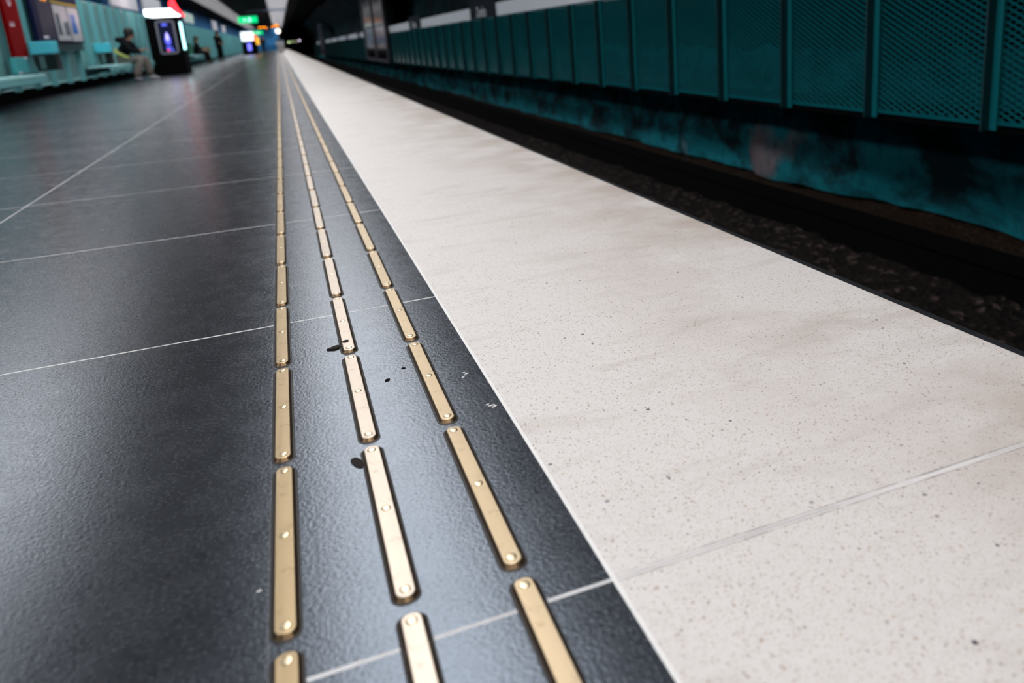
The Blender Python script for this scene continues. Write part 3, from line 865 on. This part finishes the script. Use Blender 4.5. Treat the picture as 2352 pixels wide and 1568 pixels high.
# person in pale trousers looking at a phone, on the second bench
J = dict(pelvis=(0, 0, .56), spine=(.03, 0, .72), chest=(.11, 0, .90), neck=(.20, 0, 1.03), head0=(.245, 0, 1.085), head1=(.26, 0, 1.15), head2=(.25, 0, 1.195), face=(.9, 0, -.42),
         shl=(.13, .17, .95), shr=(.13, -.17, .95), ell=(.28, .22, .72), elr=(.28, -.22, .72), wrl=(.46, .06, .74), wrr=(.46, -.07, .74), curl=.9,
         hdl=(1, -.1, .25), hdr=(1, .1, .25), hsl=(0, 1, 0), hsr=(0, -1, 0),
         hipl=(.02, .10, .54), hipr=(.02, -.10, .54), knl=(.46, .14, .53), knr=(.44, -.16, .53), anl=(.50, .16, .09), anr=(.26, -.22, .09), tol=(.66, .17, .03), tor=(.38, -.24, .03))
p = person((-3.63, 22.8, 0), -.12, J, 'person in black jacket and pale trousers seated on the bench, looking at a phone', dark_cloth, beige, hair_d, shoe_p, bulk=1.4)
t = Sk(); ids = t.chain([((-.13, .10, .78), .03), ((-.15, -.02, .80), .04), ((-.07, -.185, .72), .045), ((.08, -.205, .63), .038), ((.2, -.19, .58), .026)])
skin('yellow_hem', t.V, t.E, t.R, plain('yellow_green_cloth', (.42, .46, .12), .7), p)
MB().ball((.06, 0, 1.01), (.13, .15, .085), 14).ball((-.02, 0, 1.03), (.09, .11, .07), 12).done('hood', dark_cloth, p, True)
o = MB().box((-3.63+.57, 22.73, .80), (.012, .075, .15), Matrix.Rotation(-.5, 4, 'Y')).bevel(.004).done('phone', plain('phone_black', (.01, .01, .015), .2)); tag(o, 'dark phone held by the person in pale trousers', 'phone')

# second seated person
J2 = dict(J); J2.update(pelvis=(0, 0, .56), spine=(.0, 0, .74), chest=(.03, 0, .93), neck=(.07, 0, 1.06), head0=(.10, 0, 1.12), head1=(.11, 0, 1.19), head2=(.10, 0, 1.235), face=(1, 0, -.12),
     shl=(.04, .18, .99), shr=(.04, -.18, .99), ell=(.12, .22, .74), elr=(.12, -.22, .74), wrl=(.34, .12, .66), wrr=(.34, -.12, .66), hdl=(1, 0, -.1), hdr=(1, 0, -.1),
     anl=(.52, .14, .09), anr=(.44, -.16, .09), tol=(.68, .14, .03), tor=(.58, -.17, .03))
person((-3.72, 43.0, 0), -.1, J2, 'person in dark coat with brown hair seated on the bench beyond the kiosk', dark_cloth, dark_cloth, hair_b, MT['black'], hair_long=True, bulk=1.2)

# standing people
JS = dict(pelvis=(0, 0, .90), spine=(0, 0, 1.05), chest=(.01, 0, 1.24), neck=(.02, 0, 1.40), head0=(.04, 0, 1.46), head1=(.045, 0, 1.53), head2=(.035, 0, 1.575), face=(1, 0, -.2),
     shl=(0, .18, 1.33), shr=(0, -.18, 1.33), ell=(.02, .25, 1.05), elr=(.02, -.25, 1.05), wrl=(.20, .17, .98), wrr=(.20, -.17, .98), curl=.6,
     hipl=(0, .09, .87), hipr=(0, -.09, .87), knl=(.03, .10, .49), knr=(.02, -.11, .49), anl=(.0, .11, .09), anr=(-.03, -.12, .09), tol=(.14, .13, .03), tor=(.11, -.15, .03))
person((-3.15, 50.5, 0), -.6, JS, 'person in long black coat standing by the far bench', dark_cloth, dark_cloth, hair_d, MT['black'], coat_len=(0, 0, .62), hair_long=True, bulk=1.35)
person((-1.44, 90, 0), 1.7, JS, 'standing far person in black, the right of the two before the blue end wall', dark_cloth, dark_cloth, hair_d, MT['black'], bulk=1.4)
person((-2.16, 89, 0), 2.4, JS, 'standing far person in black, the left of the two before the blue end wall', dark_cloth, dark_cloth, hair_d, MT['black'], bulk=1.4)
# brown carton on the far bench
e = empty('carton', (-3.64, 47.2, .45), 'brown carton standing on the far bench beside the standing person', 'box')
MB().bb(-.2, .2, 0, .5, 0, .36).bevel(.01).done('box_body', plain('carton_brown', (.22, .17, .09), .7), e)
MB().bb(-.205, .205, -.005, .505, .16, .20).done('tape', plain('tape', (.12, .09, .05), .4), e)
